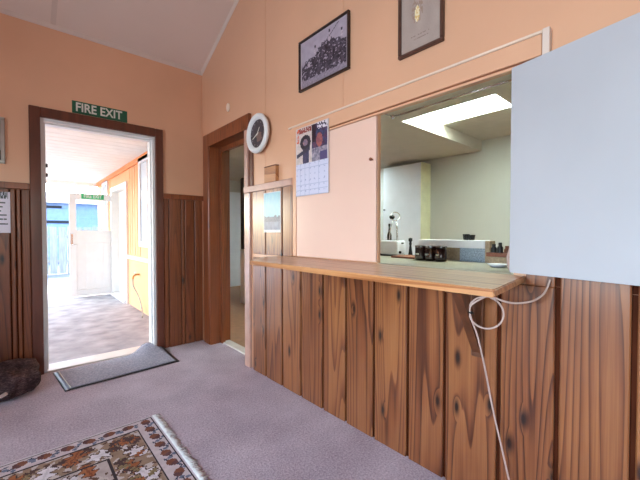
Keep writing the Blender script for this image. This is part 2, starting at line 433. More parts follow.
struct(w.build('trim_7', M['groove']))
w = MB(); w.box((-.036, -.94, 1.49), (0, -1.622, 1.542), .004)
struct(w.build('trim_8', M['cap_glare']), 'rail capping the boards beside the doorway, glare put into its colour', 'rail')
# back wall boards and rail
w = MB()
boards(w, [-.012, -.10, -.20, -.235, -.36, -.41], 0, 1.50, 'x', -.02, gap=.008, seed=11)
boards(w, [-1.413, -1.47, -1.50, -1.535, -1.66, -1.82, -1.86, -2.0, -2.16, -2.3, -2.46, -2.62, -2.78, -2.94, -3.1, -3.26, -3.42, -3.58, -3.74, -3.9, -4.06, -4.19], 0, 1.50, 'x', -.02, gap=.008, seed=12)
struct(w.build('trim_9', M['pine_shade']), 'red brown boards lining the end wall', 'wall lining')
w = MB(); w.box((-.41, -.0035, 0), (-.012, -.0005, 1.49)); w.box((-4.19, -.0035, 0), (-1.413, -.0005, 1.49))
struct(w.build('trim_10', M['groove']))
w = MB(); w.box((-.41, -.036, 1.492), (-.0, 0, 1.542), .004); w.box((XL, -.036, 1.492), (-1.413, 0, 1.542), .004)
struct(w.build('trim_11', M['casing_red']), 'brown rail along the end wall boards', 'rail')

# exit door frame
d1 = bpy.data.objects.new('door_1', None); COL.objects.link(d1); d1.location = ((EX0+EX1)/2, 0, 0); struct(d1, 'dark stained frame of the open exit door', 'door')
w = MB(); w.box((-1.415, -.03, 0), (EX0, 0, 2.163), .004); w.box((EX1, -.03, 0), (-.41, 0, 2.163), .004); w.box((EX0, -.03, EZ), (EX1, 0, 2.163), .004)
w.build('casing', M['casing'], d1)
w = MB(); w.box((EX0, 0, 0), (EX0+.022, BT+.04, EZ)); w.box((EX1-.022, 0, 0), (EX1, BT+.04, EZ)); w.box((EX0+.022, 0, EZ-.022), (EX1-.022, BT+.04, EZ))
w.box((EX0+.022, .045, 0), (EX0+.034, .075, EZ-.022)); w.box((EX1-.034, .045, 0), (EX1-.022, .075, EZ-.022)); w.box((EX0+.034, .045, EZ-.034), (EX1-.034, .075, EZ-.022))
w.build('jamb', M['white'], d1)
w = MB(); w.box((EX0, .0, -.03), (EX1, BT+.06, .012), .003); w.build('sill', M['steel'], d1)
w = MB()
for z in (1.62, 1.70): w.box((EX0+.034, .08, z), (EX0+.05, .10, z+.03), .003)
w.build('strike_plate', M['black'], d1)['label'] = 'dark metal strike plate'

# inner doorway: casing, linings, lintel
d2 = bpy.data.objects.new('door_2', None); COL.objects.link(d2); d2.location = (0, (DOOR_A+DOOR_B)/2, 0); struct(d2, 'brown timber casing of the inner doorway', 'door')
w = MB(); w.cur = 2.; w.box((-.03, -.08, 0), (0, -.21, 2.16), .004); w.build('casing', M['casing_red'], d2)
w = MB(); w.cur = 5.; w.box((-.03, -.21, 2.03), (0, -1.022, 2.16), .004); w.build('head_casing', M['casing_red'], d2)
w = MB(); w.box((-.026, DOOR_B+.0, 0), (0, -1.02, 1.492), .004); w.box((-.026, DOOR_B, 1.542), (0, -.992, 2.03), .003); w.build('side_casing', M['cap_glare'], d2)['label'] = 'timber side casing with glare in its colour'
w = MB(); w.box((-.012, -.994, 1.542), (0, -1.052, 1.86)); w.build('strip', M['casing'], d2)
w = MB(); w.cur = 7.; w.box((-.02, DOOR_A-.022, 0), (T+.02, DOOR_A, DOOR_Z)); w.box((-.02, DOOR_B, 2.03), (T+.02, DOOR_A-.022, DOOR_Z)); w.build('lining', M['casing_red'], d2)
w = MB(); w.cur = 9.; w.box((.09, DOOR_A-.06, 0), (.125, DOOR_A-.022, 2.03)); w.box((.09, DOOR_B, 1.985), (.125, DOOR_A-.06, 2.03)); w.build('door_stop', M['casing_red'], d2)
w = MB(); w.box((-.0, DOOR_B, 0), (T+.01, DOOR_B+.02, 2.03)); w.build('near_lining', M['cap_glare'], d2)
w = MB(); w.box((.10, DOOR_B+.02, -.005), (.19, DOOR_A-.022, .012), .004); tag(w.build('threshold_strip', M['steel']), 'pale metal threshold strip in the inner doorway', 'threshold')

# hatch frame: header, cap strip, end post, sill
w = MB(); w.box((-.022, -1.60, 1.815), (0, -3.165, 1.895), .002); w.box((-.022, -1.622, .985), (0, -1.66, 1.815), .002)
struct(w.build('trim_12', M['peach']), 'pale peach header board over the hatch', 'trim')
w = MB(); w.box((-.027, -1.575, 1.895), (0, -3.168, 1.906), .002); struct(w.build('trim_13', M['ivory']))
w = MB(); w.box((-.030, -3.168, 1.036), (0, -3.192, 1.908), .002); struct(w.build('trim_14', M['ceil_trim']), 'pale upright post at the end of the hatch frame', 'trim')
w = MB(); w.box((-.018, -1.66, 1.797), (-.002, -3.15, 1.8075)); struct(w.build('trim_15', M['peach'])); w = MB(); w.box((-.016, -1.66, 1.808), (-.002, -3.15, 1.8145)); struct(w.build('trim_21', M['cap']))
w = MB(); w.box((.0, HA, HZ0), (.11, HB, .984), .003); struct(w.build('trim_16', M['kbench']), 'pale sill inside the kitchen hatch', 'sill')

# closed shutter on the left of the hatch and the open one swung back on the right
sh = thing('hatch_shutter', 'peach shutter, paled by painted glare, closed over the left half of the hatch, beside the calendar', 'shutter', (-.01, -2.0, .985))
shp = bx('panel', (-.018, -1.663, .988), (-.001, -2.376, 1.794), M['peach_glare'], sh, .003)
w = MB(); w.lathe([(.004, -.018), (.004, -.028), (.009, -.032), (.009, -.040), (.004, -.044)], (0, -2.352, 1.557), 'x', 14); w.build('knob', M['brownwood'], shp)
hy, hx, ang = -3.072, -.035, math.radians(13.2)
dv = Vector((-math.sin(ang), -math.cos(ang), 0)); nv = Vector((-math.cos(ang), math.sin(ang), 0))
so = thing('hatch_shutter', 'large white hatch shutter swung open to the right of the hatch', 'shutter', (hx, hy, .995))
def slab(name, u0, u1, z0, z1, n0, n1, m, par, bev=.0):
    mb = MB(); o = Vector((hx, hy, 0))
    p = [o+dv*u0+nv*n0, o+dv*u1+nv*n0, o+dv*u1+nv*n1, o+dv*u0+nv*n1]
    mb.prism([(q.x, q.y, z0) for q in p], (0, 0, z1-z0))
    if bev: bmesh.ops.bevel(mb.bm, geom=mb.bm.edges[:], offset=bev, segments=2, affect='EDGES')
    return mb.build(name, m, par)
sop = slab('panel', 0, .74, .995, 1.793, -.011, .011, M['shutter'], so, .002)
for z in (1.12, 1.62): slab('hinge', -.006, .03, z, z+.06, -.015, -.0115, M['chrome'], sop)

# ------------------------------------------------------------------ counter
ct = thing('counter', 'varnished timber serving counter under the kitchen hatch', 'counter', (-.2, -2.3, .955))
w = MB(); w.cur = 3.3
w.prism([(-.004, -1.50, .957), (-.20, -1.50, .957), (-.435, -1.735, .957), (-.44, -3.168, .957), (-.004, -3.115, .957)], (0, 0, .025))
bmesh.ops.bevel(w.bm, geom=[e for e in w.bm.edges], offset=.004, segments=2, affect='EDGES')
w.build('worktop', M['counter'], ct)
def bracket(y):
    w = MB()
    w.box((-.047, y-.024, .625), (BX-.001, y+.024, .921), .003)
    w.box((-.27, y-.022, .922), (BX-.001, y+.025, .956), .003)
    w.prism([(-.23, y-.018, .921), (-.17, y-.018, .921), (-.048, y-.018, .71), (-.048, y-.018, .645)], (0, .036, 0))
    w.build('bracket', M['bracket'], ct)
bracket(-2.945)

# white cord: from behind the shutter, looped over the bracket, down to the floor
def arc(c, r, a0, a1, n, tilt=.0):
    return [(c[0]+tilt*math.sin(a), c[1]-r*math.cos(a), c[2]+r*math.sin(a)) for a in [a0+(a1-a0)*k/n for k in range(n+1)]]
def smooth_path(pts, n=8):
    P = [Vector(p) for p in pts]; out = []
    for i in range(len(P)-1):
        a, b, c, d = P[max(i-1, 0)], P[i], P[i+1], P[min(i+2, len(P)-1)]
        for k in range(n):
            t = k/n; out.append(.5*((2*b)+(c-a)*t+(2*a-5*b+4*c-d)*t*t+(3*b-a-3*c+d)*t**3))
    out.append(P[-1]); return out
path = [(-.010, -3.17, 1.05), (-.012, -3.176, 1.0), (-.05, -3.183, .955)]
path = [(-.031, -3.205, .978), (-.04, -3.200, .955), (-.07, -3.192, .925), (-.11, -3.165, .902), (-.14, -3.11, .893), (-.15, -3.05, .906)]
path += [(-.135+.02*math.cos(a), -3.018-.058*math.cos(a), .84+.062*math.sin(a)) for a in [PI*.5+PI*k/9 for k in range(0, 19)]]
path += [(-.15, -2.972, .868), (-.158, -2.966, .84), (-.15, -2.972, .80), (-.13, -2.985, .74), (-.10, -3.00, .62), (-.08, -3.028, .44), (-.065, -3.065, .26), (-.06, -3.10, .10), (-.075, -3.12, .012), (-.13, -3.20, .006), (-.12, -3.34, .006)]
w = MB(); w.tube(smooth_path(path, 5), .0036, 8)
pc = tag(w.build('power_cord', M['cord'], smooth=True), 'thin white cord looped over the counter bracket and hanging to the floor', 'cord')
w = MB(); w.tube([(-.155+.009*math.cos(a), -2.968+.009*math.sin(a), .836+.003*math.sin(a)) for a in [2*PI*k/12 for k in range(13)]], .003, 6, False); w.build('cable_tie', M['black'], pc)
w = MB(); w.tube([(.03, -3.052, .988), (.02, -3.045, 1.01), (.022, -3.04, 1.05), (.03, -3.05, 1.10)], .006, 8)
tag(w.build('cable_end', M['cord'], smooth=True), 'short white cable end on the hatch sill beside the open shutter', 'cable')

# ------------------------------------------------------------------ things on the right wall
# clock
ck = thing('wall_clock', 'round white rimmed wall clock with a dark dial above the inner doorway', 'clock', (-.0, -1.185, 1.79))
cc = (-.0, -1.185, 1.948)
w = MB(); w.lathe([(.130, -.026), (.150, -.026), (.158, -.040), (.156, -.054), (.142, -.062), (.122, -.058), (.112, -.046), (.112, -.03)], cc, 'x', 48); w.build('rim', M['white'], ck, True)
w = MB(); w.lathe([(.12, -.024), (.12, -.038), (.0, -.038)], cc, 'x', 40); w.build('case', M['black'], ck)
def dial(u, v):
    x, y = (u-.5)*2, (v-.5)*2; r = math.hypot(x, y); n = noise.noise(Vector((x*3, y*3, 1.3)))
    c = (.20+.08*n, .18+.07*n, .22+.09*n)
    a = math.degrees(math.atan2(y, x)) % 30
    if .80 < r < .92 and (a < 4 or a > 26): c = (.5, .48, .5)
    if (x-.1)**2/.25+(y+.25)**2/.12 < 1 and n > -.1: c = (.46, .36, .34)
    return c
w = sheet('dial', (-.0395, -1.185+.110, 1.948-.110), (0, -.22, 0), (0, 0, .22), 44, 44, dial, M['print'], ck)
dial_o = w
bm = bmesh.new(); bm.from_mesh(w.data)
bmesh.ops.delete(bm, geom=[f for f in bm.faces if math.hypot((f.calc_center_median()+world(w)-Vector(cc)).y, (f.calc_center_median()+world(w)-Vector(cc)).z) > .111], context='FACES'); bm.to_mesh(w.data); bm.free()
for nm, a, l in (('hour_hand', math.radians(55), .055), ('minute_hand', math.radians(205), .08)):
    w = MB(); d = Vector((0, -math.cos(a), math.sin(a))); q = Vector((0, d.z, -d.y)); o = Vector((-.043, cc[1], cc[2]))
    w.prism([o-d*.015-q*.004, o-d*.015+q*.004, o+d*l+q*.0025, o+d*l-q*.0025], (-.002, 0, 0)); w.build(nm, M['signwhite'], dial_o)

# calendar
def calendar(u, v):
    if v > .47:
        v = .36+(v-.47)*.64/.53
        n = noise.noise(Vector((u*9, v*13, 2.1))); n2 = noise.noise(Vector((u*26, v*30, 7.7)))
        if u < .52:
            c = (.80+.1*n2, .74+.08*n2, .72+.1*n2)
            r = math.hypot((u-.31)/.17, (v-.72)/.13)
            if r < 1: c = (.16+.08*n2, .15+.06*n2, .2+.08*n2)
            if r < .45: c = (.52+.2*n2, .44+.1*n2, .5)
            if .22 < u < .42 and v < .60: c = (.22+.1*n2, .22+.08*n2, .34+.1*n2)
            if abs((v-.52)-(u-.1)*.25) < .035 and u < .45: c = (.2, .2, .28)
            if v > .90 and n2 > -.15 and u > .06: c = (.55, .22, .2)
            if u < .1 and v > .72 and n2 > 0: c = (.85, .38, .25)
        else:
            c = (.26+.16*n, .22+.12*n2, .34+.16*n2)
            if v < .58: c = (.55+.25*n2, .52+.22*n2, .58+.2*n2)
            if v < .50 and u > .75: c = (.3, .27, .44)
            if math.hypot((u-.74)/.09, (v-.70)/.12) < 1: c = (.58+.15*n2, .33+.08*n2, .34)
            if v > .88 and u > .68: c = (.86, .82, .86) if n2 > -.1 else (.2, .17, .26)
            if u < .64 and v > .68: c = (.17+.08*n2, .1, .16)
        if u < .03 or u > .975 or v > .985: c = (.8, .76, .76)
        return tuple(min(1, max(0, x)) for x in c)
    v *= .36/.47
    c = (.80, .80, .88)
    if (u*7) % 1 < .07 or (v/.36*6) % 1 < .07: c = (.68, .70, .80)
    if (u*7) % 1 < .35 and (v/.36*6) % 1 > .68 and noise.noise(Vector((u*40, v*60, 0))) > .0: c = (.62, .64, .76)
    if u < .02 or u > .98: c = (.84, .84, .9)
    return c
cal = thing('wall_calendar', 'hanging calendar with a colour picture over a date grid, left of the hatch', 'calendar', (-.024, -1.81, 1.40))
sheet('page', (-.028, -1.672, 1.405), (0, -.332, 0), (0, 0, .465), 66, 92, calendar, M['print'], cal, .004)
w = MB(); w.tube([(-.022, -1.83, 1.868), (-.0, -1.84, 1.885), (-.022, -1.85, 1.868)], .0015, 6); w.build('hanger', M['chrome'], cal)

# framed photographs
def framed(name, label, y0, y1, z0, z1, fr, fm, fn, nx, ny, dep=.022, tilt=.012):
    t = thing(name, label, 'picture', (0, (y0+y1)/2, z0))
    w = MB(); x1 = -dep
    for lo, hi in (((x1, y1, z0), (-.001, y0, z0+fr)), ((x1, y1, z1-fr), (-.001, y0, z1)), ((x1, y1, z0+fr), (-.001, y1+fr, z1-fr)), ((x1, y0-fr, z0+fr), (-.001, y0, z1-fr))): w.box(lo, hi, .003)
    w.build('frame', fm, t)
    sheet('print', (-dep*.45, y0-fr+.002, z0+fr-.002), (0, y1-y0+2*fr-.004, 0), (0, 0, z1-z0-2*fr+.004), nx, ny, fn, M['glossprint'], t, .004)
    return t
def oldphoto(u, v):
    n = noise.noise(Vector((u*13, v*11, 3.3))); n2 = noise.noise(Vector((u*38, v*30, 8.8))); n3 = noise.noise(Vector((u*22, v*26, 1.8)))
    if u < .03 or u > .97 or v < .035 or v > .965: return (.70, .64, .67)
    top = .50+.26*math.exp(-((u-.62)/.30)**2)+.07*n+.05*n2
    if v < top:
        g = .22+.14*n+.14*n2
        if n3 > .22 and n2 > -.1: g = .56+.2*n2
        c = (g+.02, g-.02, g+.03)
    else: c = (.66+.04*n, .61+.04*n, .66+.04*n)
    if v < .17-.05*u: c = (.56+.1*n2, .51+.1*n2, .56+.1*n2)
    for (a, b, h) in ((.34, .66, .07), (.64, .78, .09), (.88, .68, .08), (.2, .46, .06)):
        if math.hypot((u-a)/.03, (v-b)/h) < 1: c = (.68+.15*n2, .62+.15*n2, .66+.15*n2)
        if math.hypot((u-a)/.016, (v-b-h-.03)/.03) < 1: c = (.22, .18, .22)
    if abs((v-.80)-(u-.64)*.9) < .010 and .64 < u < .82: c = (.25, .22, .25)
    return tuple(min(1, max(0, x)) for x in c)
framed('framed_photograph', 'black framed old black and white photograph of a crowd on a vehicle', -1.69, -2.168, 2.125, 2.468, .014, M['frame_dark'], oldphoto, 96, 70)
def certificate(u, v):
    n = noise.noise(Vector((u*5, v*7, 5.))); n2 = noise.noise(Vector((u*30, v*30, 1.)))
    c = (.66+.03*n, .59+.03*n, .55+.03*n)
    if math.hypot((u-.42)/.15, (v-.43)/.14) < 1 and n2 > -.05: c = (.60, .50, .44)
    if math.hypot((u-.42)/.06, (v-.385)/.085) < 1: c = (.86, .72, .46) if n2 > .1 else (.92, .86, .70)
    if abs(v-.16) < .006 and .25 < u < .75 and n2 > -.1: c = (.55, .47, .44)
    if abs(v-.12) < .005 and .3 < u < .7 and n2 > -.1: c = (.56, .48, .45)
    return c
framed('framed_certificate', 'brown framed cream certificate with a small gold emblem, highest above the hatch', -2.518, -2.766, 2.04, 2.52, .016, M['frame_brown'], certificate, 50, 80)

# small white oval bell on the wall over the inner doorway
w = MB(); w.lathe([(.0, -.016), (.018, -.014), (.028, -.008), (.030, .002)], (0, -.60, 2.325), 'x', 20)
for v in w.bm.verts: v.co.z = 2.325+(v.co.z-2.325)*1.35
tag(w.build('door_bell', M['ivory'], smooth=True), 'small ivory oval bell on the peach wall above the inner doorway', 'bell')

# wooden box on the rail, lake print on the boards
wb = thing('wooden_box', 'small square wooden box standing on the pale rail below the clock', 'box', (-.035, -1.345, 1.5425))
bx('body', (-.034, -1.268, 1.5425), (-.001, -1.425, 1.662), M['counter'], wb, .003)
bx('lid', (-.036, -1.266, 1.6625), (-.001, -1.427, 1.669), M['brownwood'], wb, .002)
def lake(u, v):
    n = noise.noise(Vector((u*8, v*8, 4.))); n2 = noise.noise(Vector((u*24, v*24, 2.)))
    if v < .07 or u < .03 or u > .97 or v > .985: return (.84, .86, .88)
    if v > .40+.05*n: return (.62+.05*n, .80+.03*n, .84)
    if v > .27: return (.40+.14*n2, .44+.12*n2, .52+.12*n2)
    return (.50+.1*n, .55+.1*n, .64+.1*n)
sheet_o = sheet('lake_print', (-.0234, -1.245, 1.155), (0, -.23, 0), (0, 0, .31), 44, 60, lake, M['print'], None, .0015)
tag(sheet_o, 'unframed print of a lake under pale sky pinned to the boards', 'poster')

# ------------------------------------------------------------------ things on the back wall
es = thing('exit_sign', 'dark green fire exit sign over the exit door', 'sign', (-.925, 0, 2.166))
bx('plate', (-1.133, -.006, 2.172), (-.716, -.0005, 2.276), M['green'], es, .001)
text('lettering', 'FIRE EXIT', .102, (-.934, -.0068, 2.224), (1, 0, 0), (0, 0, 1), M['signwhite'], es, xs=.83)
sf = thing('framed_picture', 'silver framed picture at the left edge above the boards', 'picture', (-1.70, 0, 1.68))
w = MB()
w.box((-1.86, -.02, 1.681), (-1.556, -.001, 1.706), .003); w.box((-1.86, -.02, 2.008), (-1.556, -.001, 2.033), .003); w.box((-1.86, -.02, 1.706), (-1.835, -.001, 2.008), .003); w.box((-1.581, -.02, 1.706), (-1.556, -.001, 2.008), .003)
w.build('frame', M['silver'], sf)
def pic2(u, v):
    n = noise.noise(Vector((u*7, v*7, 9.)))
    return (.12, .11, .12) if (u > .85 and v < .25) else (.62+.1*n, .58+.1*n, .55+.1*n)
sheet('print', (-1.836, -.009, 1.705), (.256, 0, 0), (0, 0, .304), 30, 36, pic2, M['glossprint'], sf, .004)
def notice(u, v):
    n = noise.noise(Vector((u*60, v*9, 3.)))
    if v > .84 and .3 < u < .95: return (.15, .14, .18) if n > -.2 else (.8, .78, .84)
    for l in (.74, .64, .54, .44, .33, .22):
        if abs(v-l) < .016 and .08 < u < .95-.2*((l*37) % 1) and n > -.25: return (.2, .18, .22)
    return (.82, .79, .85)
tag(sheet('notice', (-1.745, -.0211, 1.152), (.213, 0, 0), (0, 0, .313), 70, 60, notice, M['print'], None, .0012), 'white paper notice with black writing pinned to the boards at left', 'notice')

# ------------------------------------------------------------------ floor things
# doormat with far right corner curling over the sill
def mat_pt(u, v):
    # u 0..1 left-right, v 0 near .. 1 far
    x = -1.252+u*.83; y = -.525+u*.05+v*.47
    x -= .04*v*(1-u)
    hump = math.exp(-((u-.86)/.13)**2)*max(0, v-.35)**1.3*.10
    y += .10*v*math.exp(-((u-.86)/.13)**2)
    z = .004+hump+.012*math.exp(-((v-.5)/.2)**2)*(u > .9)*0
    z += .002*noise.noise(Vector((u*4, v*3, 0)))+.002
    return Vector((x, y, z))
mt = thing('door_mat', 'grey doormat with dark edging, far corner curled up at the exit door', 'doormat', (-.84, -.27, 0))
def grid_patch(name, u0, u1, v0, v1, nu, nv, m, dz, th=.006):
    bm = MB(); g = [[bm.bm.verts.new(mat_pt(u0+(u1-u0)*i/nu, v0+(v1-v0)*j/nv)+Vector((0, 0, dz))) for j in range(nv+1)] for i in range(nu+1)]
    h = [[bm.bm.verts.new(q.co-Vector((0, 0, th))) for q in row] for row in g]
    for i in range(nu):
        for j in range(nv):
            bm.bm.faces.new((g[i][j], g[i+1][j], g[i+1][j+1], g[i][j+1])); bm.bm.faces.new((h[i][j], h[i][j+1], h[i+1][j+1], h[i+1][j]))
    for i in range(nu):
        bm.bm.faces.new((g[i][0], h[i][0], h[i+1][0], g[i+1][0])); bm.bm.faces.new((g[i][nv], g[i+1][nv], h[i+1][nv], h[i][nv]))
    for j in range(nv):
        bm.bm.faces.new((g[0][j], g[0][j+1], h[0][j+1], h[0][j])); bm.bm.faces.new((g[nu][j], h[nu][j], h[nu][j+1], g[nu][j+1]))
    return bm.build(name, m, mt, True)
grid_patch('pile', .03, .975, .06, .97, 60, 24, M['mat'], .004)
grid_patch('edging', 0, 1, 0, 1, 60, 24, M['black'], .0, .004)
w = MB(); w.tube([mat_pt(.045, .05)+Vector((0, 0, .008)), mat_pt(.04, .5)+Vector((0, 0, .008)), mat_pt(.04, .97)+Vector((0, 0, .008))], .004, 6); w.build('worn_thread', M['signwhite'], mt)['label'] = 'pale worn edge thread'

# patterned rug
RX, RY, RL, RW2 = -.877, -1.305, 1.9, 1.3
leafs = []
rr = random.Random(5)
def add_leaf(x, y, a, s, kind): leafs.append((x, y, math.cos(a), math.sin(a), s, kind))
for k in range(14):
    add_leaf(.055, .055+k*.095, rr.uniform(-.6, .6)+PI/2, .042, 'acorn' if k % 1 == 0 else 'oak')
for k in range(1, 20):
    add_leaf(.055+k*.095, .055, rr.uniform(-.6, .6), .042, 'acorn')
for k in range(17):
    add_leaf(.19+k*.115, .20+(.03 if k % 2 else -.02), rr.uniform(0, 6.28), .07, 'white' if k % 2 == 1 else 'oak')
for k in range(11):
    add_leaf(.19+(.03 if k % 2 else -.02), .31+k*.115, rr.uniform(0, 6.28), .07, 'white' if k % 2 == 0 else 'oak')
for i in range(16):
    for j in range(9):
        add_leaf(.36+i*.11+rr.uniform(-.03, .03), .36+j*.11+rr.uniform(-.03, .03), rr.uniform(0, 6.28), .06, rr.choice(['white', 'oak', 'oak', 'green']))
for k in range(40):
    add_leaf(.14+rr.random()*.12, .14+rr.random()*1.1, rr.uniform(0, 6.28), .03, rr.choice(['green', 'dark', 'oak']))
    add_leaf(.14+rr.random()*1.6, .14+rr.random()*.12, rr.uniform(0, 6.28), .03, rr.choice(['green', 'dark', 'oak']))
buckets = {}
for q in leafs:
    for i in range(int((q[0]-.1)//.1), int((q[0]+.1)//.1)+1):
        for j in range(int((q[1]-.1)//.1), int((q[1]+.1)//.1)+1): buckets.setdefault((i, j), []).append(q)
LC = {'oak': ((.50, .26, .13), (.62, .36, .2)), 'white': ((.80, .76, .78), (.86, .82, .84)), 'green': ((.44, .37, .26), (.54, .46, .32)), 'dark': ((.25, .17, .16), (.33, .22, .2)), 'acorn': ((.48, .28, .2), (.36, .22, .22))}
def rug(u, v):
    # u,v: metres from the fringed right edge and from the far edge
    a, b = u*RL, v*RW2
    n = noise.noise(Vector((a*40, b*40, .5)))*.05
    e = min(a, b, RW2-b, RL-a)
    cream = (.78, .72, .73)
    base = cream
    if e > .116: base = (.60, .50, .44)
    if e > .122 and e < .285: base = (.58, .47, .39)
    if e > .30: base = (.70, .63, .61)
    if .012 < e < .018 or .106 < e < .116 or .288 < e < .299: return (.20, .14, .15)
    if e <= .012: return (.80+n, .76+n, .78+n)
    c = base
    if e > .116 and noise.noise(Vector((a*34, b*34, 4.4))) > .14: c = (.76, .70, .68)
    if e > .116 and noise.noise(Vector((a*46, b*46, 9.4))) > .44: c = (.36, .24, .19)
    for (x, y, ca, sa, s, kd) in buckets.get((int(a//.1), int(b//.1)), ()):
        dx, dy = a-x, b-y
        p, q = (dx*ca+dy*sa)/s, (-dx*sa+dy*ca)/s
        if kd == 'acorn':
            if p*p+q*q*1.6 < .55: c = LC[kd][0 if p < .1 else 1]
            elif abs(q) < .12 and abs(p) < 1.3: c = (.25, .26, .34)
            elif (abs(p)-.9)**2*5+(q-.5)**2*4 < .35: c = (.42, .44, .52)
        else:
            if abs(p) < 1:
                wdt = (.42+.22*math.sin(p*9.5))*(1-p*p)**.5
                if abs(q) < wdt: c = LC[kd][1 if abs(q) > .08 else 0]
                elif abs(q) < wdt+.12: c = (.27, .18, .16)
    return tuple(min(1, max(0, x+n)) for x in c)
rg = thing('patterned_rug', 'cream and brown oak leaf patterned rug with a fringed end', 'rug', (RX-RL/2, RY-RW2/2, 0))
sheet('pile', (RX, RY, .010), (-RL, 0, 0), (0, -RW2, 0), 300, 220, rug, M['rug'], rg, .0)
bx('backing', (RX-RL, RY-RW2, .001), (RX, RY, .0095), M['kbench'], rg)
w = MB(); rr = random.Random(2)
for k in range(150):
    y = RY-.004-k*RW2/150; d = rr.uniform(-.012, .012); l = .036+rr.uniform(-.008, .01)
    w.tube([(RX-.004, y, .008), (RX+l*.5, y+d*.5, .007+rr.random()*.003), (RX+l, y+d, .003)], [.0045, .004, .002], 5)
w.build('fringe', M['white'], rg)['label'] = 'white knotted fringe'

# dark bag at the left
w = MB(); bm = w.bm
bmesh.ops.create_icosphere(bm, subdivisions=5, radius=1.)
for v in bm.verts:
    p = v.co.copy(); d = p.normalized()
    q = Vector([math.copysign(abs(c)**.62, c) for c in d])
    x, y, z = q.x*.31, q.y*.215, q.z*.092
    z += .092
    z *= 1+.42*max(0, q.x)*max(0, q.y+.2)*(1 if q.z > 0 else 0)
    cr = math.exp(-((x+.10)/.035)**2)
    if q.z > 0: z -= .06*cr
    y += .05*cr if y < 0 else 0
    f = noise.noise(Vector((x*9, y*9, z*9)))*.03+noise.noise(Vector((x*26, y*26, z*30)))*.016
    if z > .02: x += d.x*f; y += d.y*f; z += max(0, d.z)*f
    v.co = (-1.69+x, -.285+y, max(.002, z))
bg = tag(w.build('fabric_bag', M['shag'], smooth=True), 'crumpled dark brown fabric bag on the carpet left of the doormat', 'bag')
w = MB(); w.prism([(-1.60, -.525, .075), (-1.565, -.525, .09), (-1.555, -.525, .078), (-1.59, -.525, .062)], (0, .03, 0)); w.build('tag', M['cord'], bg)['label'] = 'small pale tag'

# ------------------------------------------------------------------ kitchen behind the hatch
KX, KZ, KYA, KYB = 3.3, 2.28, 3.2, -4.4
SY0, SY1, SX0, SX1, SZ = -1.52, -2.43, 1.43, 2.25, 2.42
struct(bx('floor_kitchen', (.18, KYB, -.08), (KX, KYA, 0), M['vinyl']), 'tan vinyl floor beyond the inner doorway', 'floor')
struct(bx('wall_kitchen', (KX, KYB-.1, -.08), (KX+.1, KYA+.1, 2.7), M['kwall']), 'pale green grey far wall of the kitchen', 'wall')
struct(bx('wall_kitchen_near', (.021, KYB-.1, -.08), (KX, KYB, 2.7), M['kwall']), 'kitchen end wall', 'wall')
struct(bx('wall_kitchen_end', (.10, KYA, -.08), (KX, KYA+.1, 2.7), M['kwall']), 'grey wall at the end of the passage', 'wall')
w = MB()
w.box((.021, KYB, KZ), (SX0, -1.1, KZ+.08)); w.box((T, -1.1, KZ), (SX0, KYA, KZ+.08)); w.box((SX0, SY0, KZ), (KX, .2, KZ+.08)); w.box((SX0, 1.2, KZ), (KX, KYA, KZ+.08)); w.box((SX0, .2, KZ), (2.1, 1.2, KZ+.08)); w.box((3.0, .2, KZ), (KX, 1.2, KZ+.08)); w.box((SX0, KYB, KZ), (KX, SY1, KZ+.08))
w.box((SX0-.02, SY0, KZ+.08), (KX, SY0+.03, SZ+.08)); w.box((SX0-.02, SY1-.03, KZ+.08), (KX, SY1, SZ+.08)); w.box((SX0-.03, SY1, KZ+.08), (SX0, SY0, SZ+.08))
w.box((SX1, SY1, SZ), (KX, SY0, SZ+.02))
struct(w.build('ceiling_kitchen', M['kceil']), 'grey kitchen ceiling with a skylight recess', 'ceiling')
sk = MB(); sk.box((SX0-.03, SY1-.03, SZ+.0805), (SX1+.03, SY1+.0, SZ+.13)); sk.box((SX0-.03, SY0, SZ+.0805), (SX1+.03, SY0+.03, SZ+.13)); sk.box((SX1, SY1, SZ+.0805), (SX1+.03, SY0, SZ+.13)); sk.box((SX0-.03, SY1, SZ+.0805), (SX0, SY0, SZ+.13))
sko = struct(sk.build('window_4', M['white']), 'skylight in the kitchen ceiling', 'skylight')
bx('skylight_glass', (SX0, SY1, SZ+.002), (SX1, SY0, SZ+.006), M['frosted'], sko)
struct(bx('window_7', (2.1, .2, KZ+.04), (3.0, 1.2, KZ+.046), M['frosted']), 'unseen panel added to light the passage', 'skylight')  # pane added out of view to let light into the dark passage
# roller wire under the hatch head
w = MB(); w.tube([(.10, -2.395, 1.806), (.10, -3.2, 1.806)], .005, 8); w.tube([(.10, -2.40, 1.815), (.10, -2.40, 1.797)], .009, 8); w.tube([(.02, -2.40, 1.806), (.10, -2.40, 1.806)], .004, 8); w.tube([(.02, -3.19, 1.806), (.10, -3.19, 1.806)], .004, 8)
tag(w.build('curtain_rod', M['chrome'], smooth=False), 'thin grey curtain rod under the head of the kitchen hatch', 'rod')
# bench under the hatch
kb = thing('kitchen_bench', 'pale laminate kitchen bench behind the hatch', 'bench', (.7, -2.0, 0))
bx('worktop', (.115, -3.6, .865), (1.86, -1.045, .90), M['kbench'], kb, .004)
bx('body', (T+.06, -3.56, .0), (1.80, -1.10, .864), M['kwhite'], kb, .003)
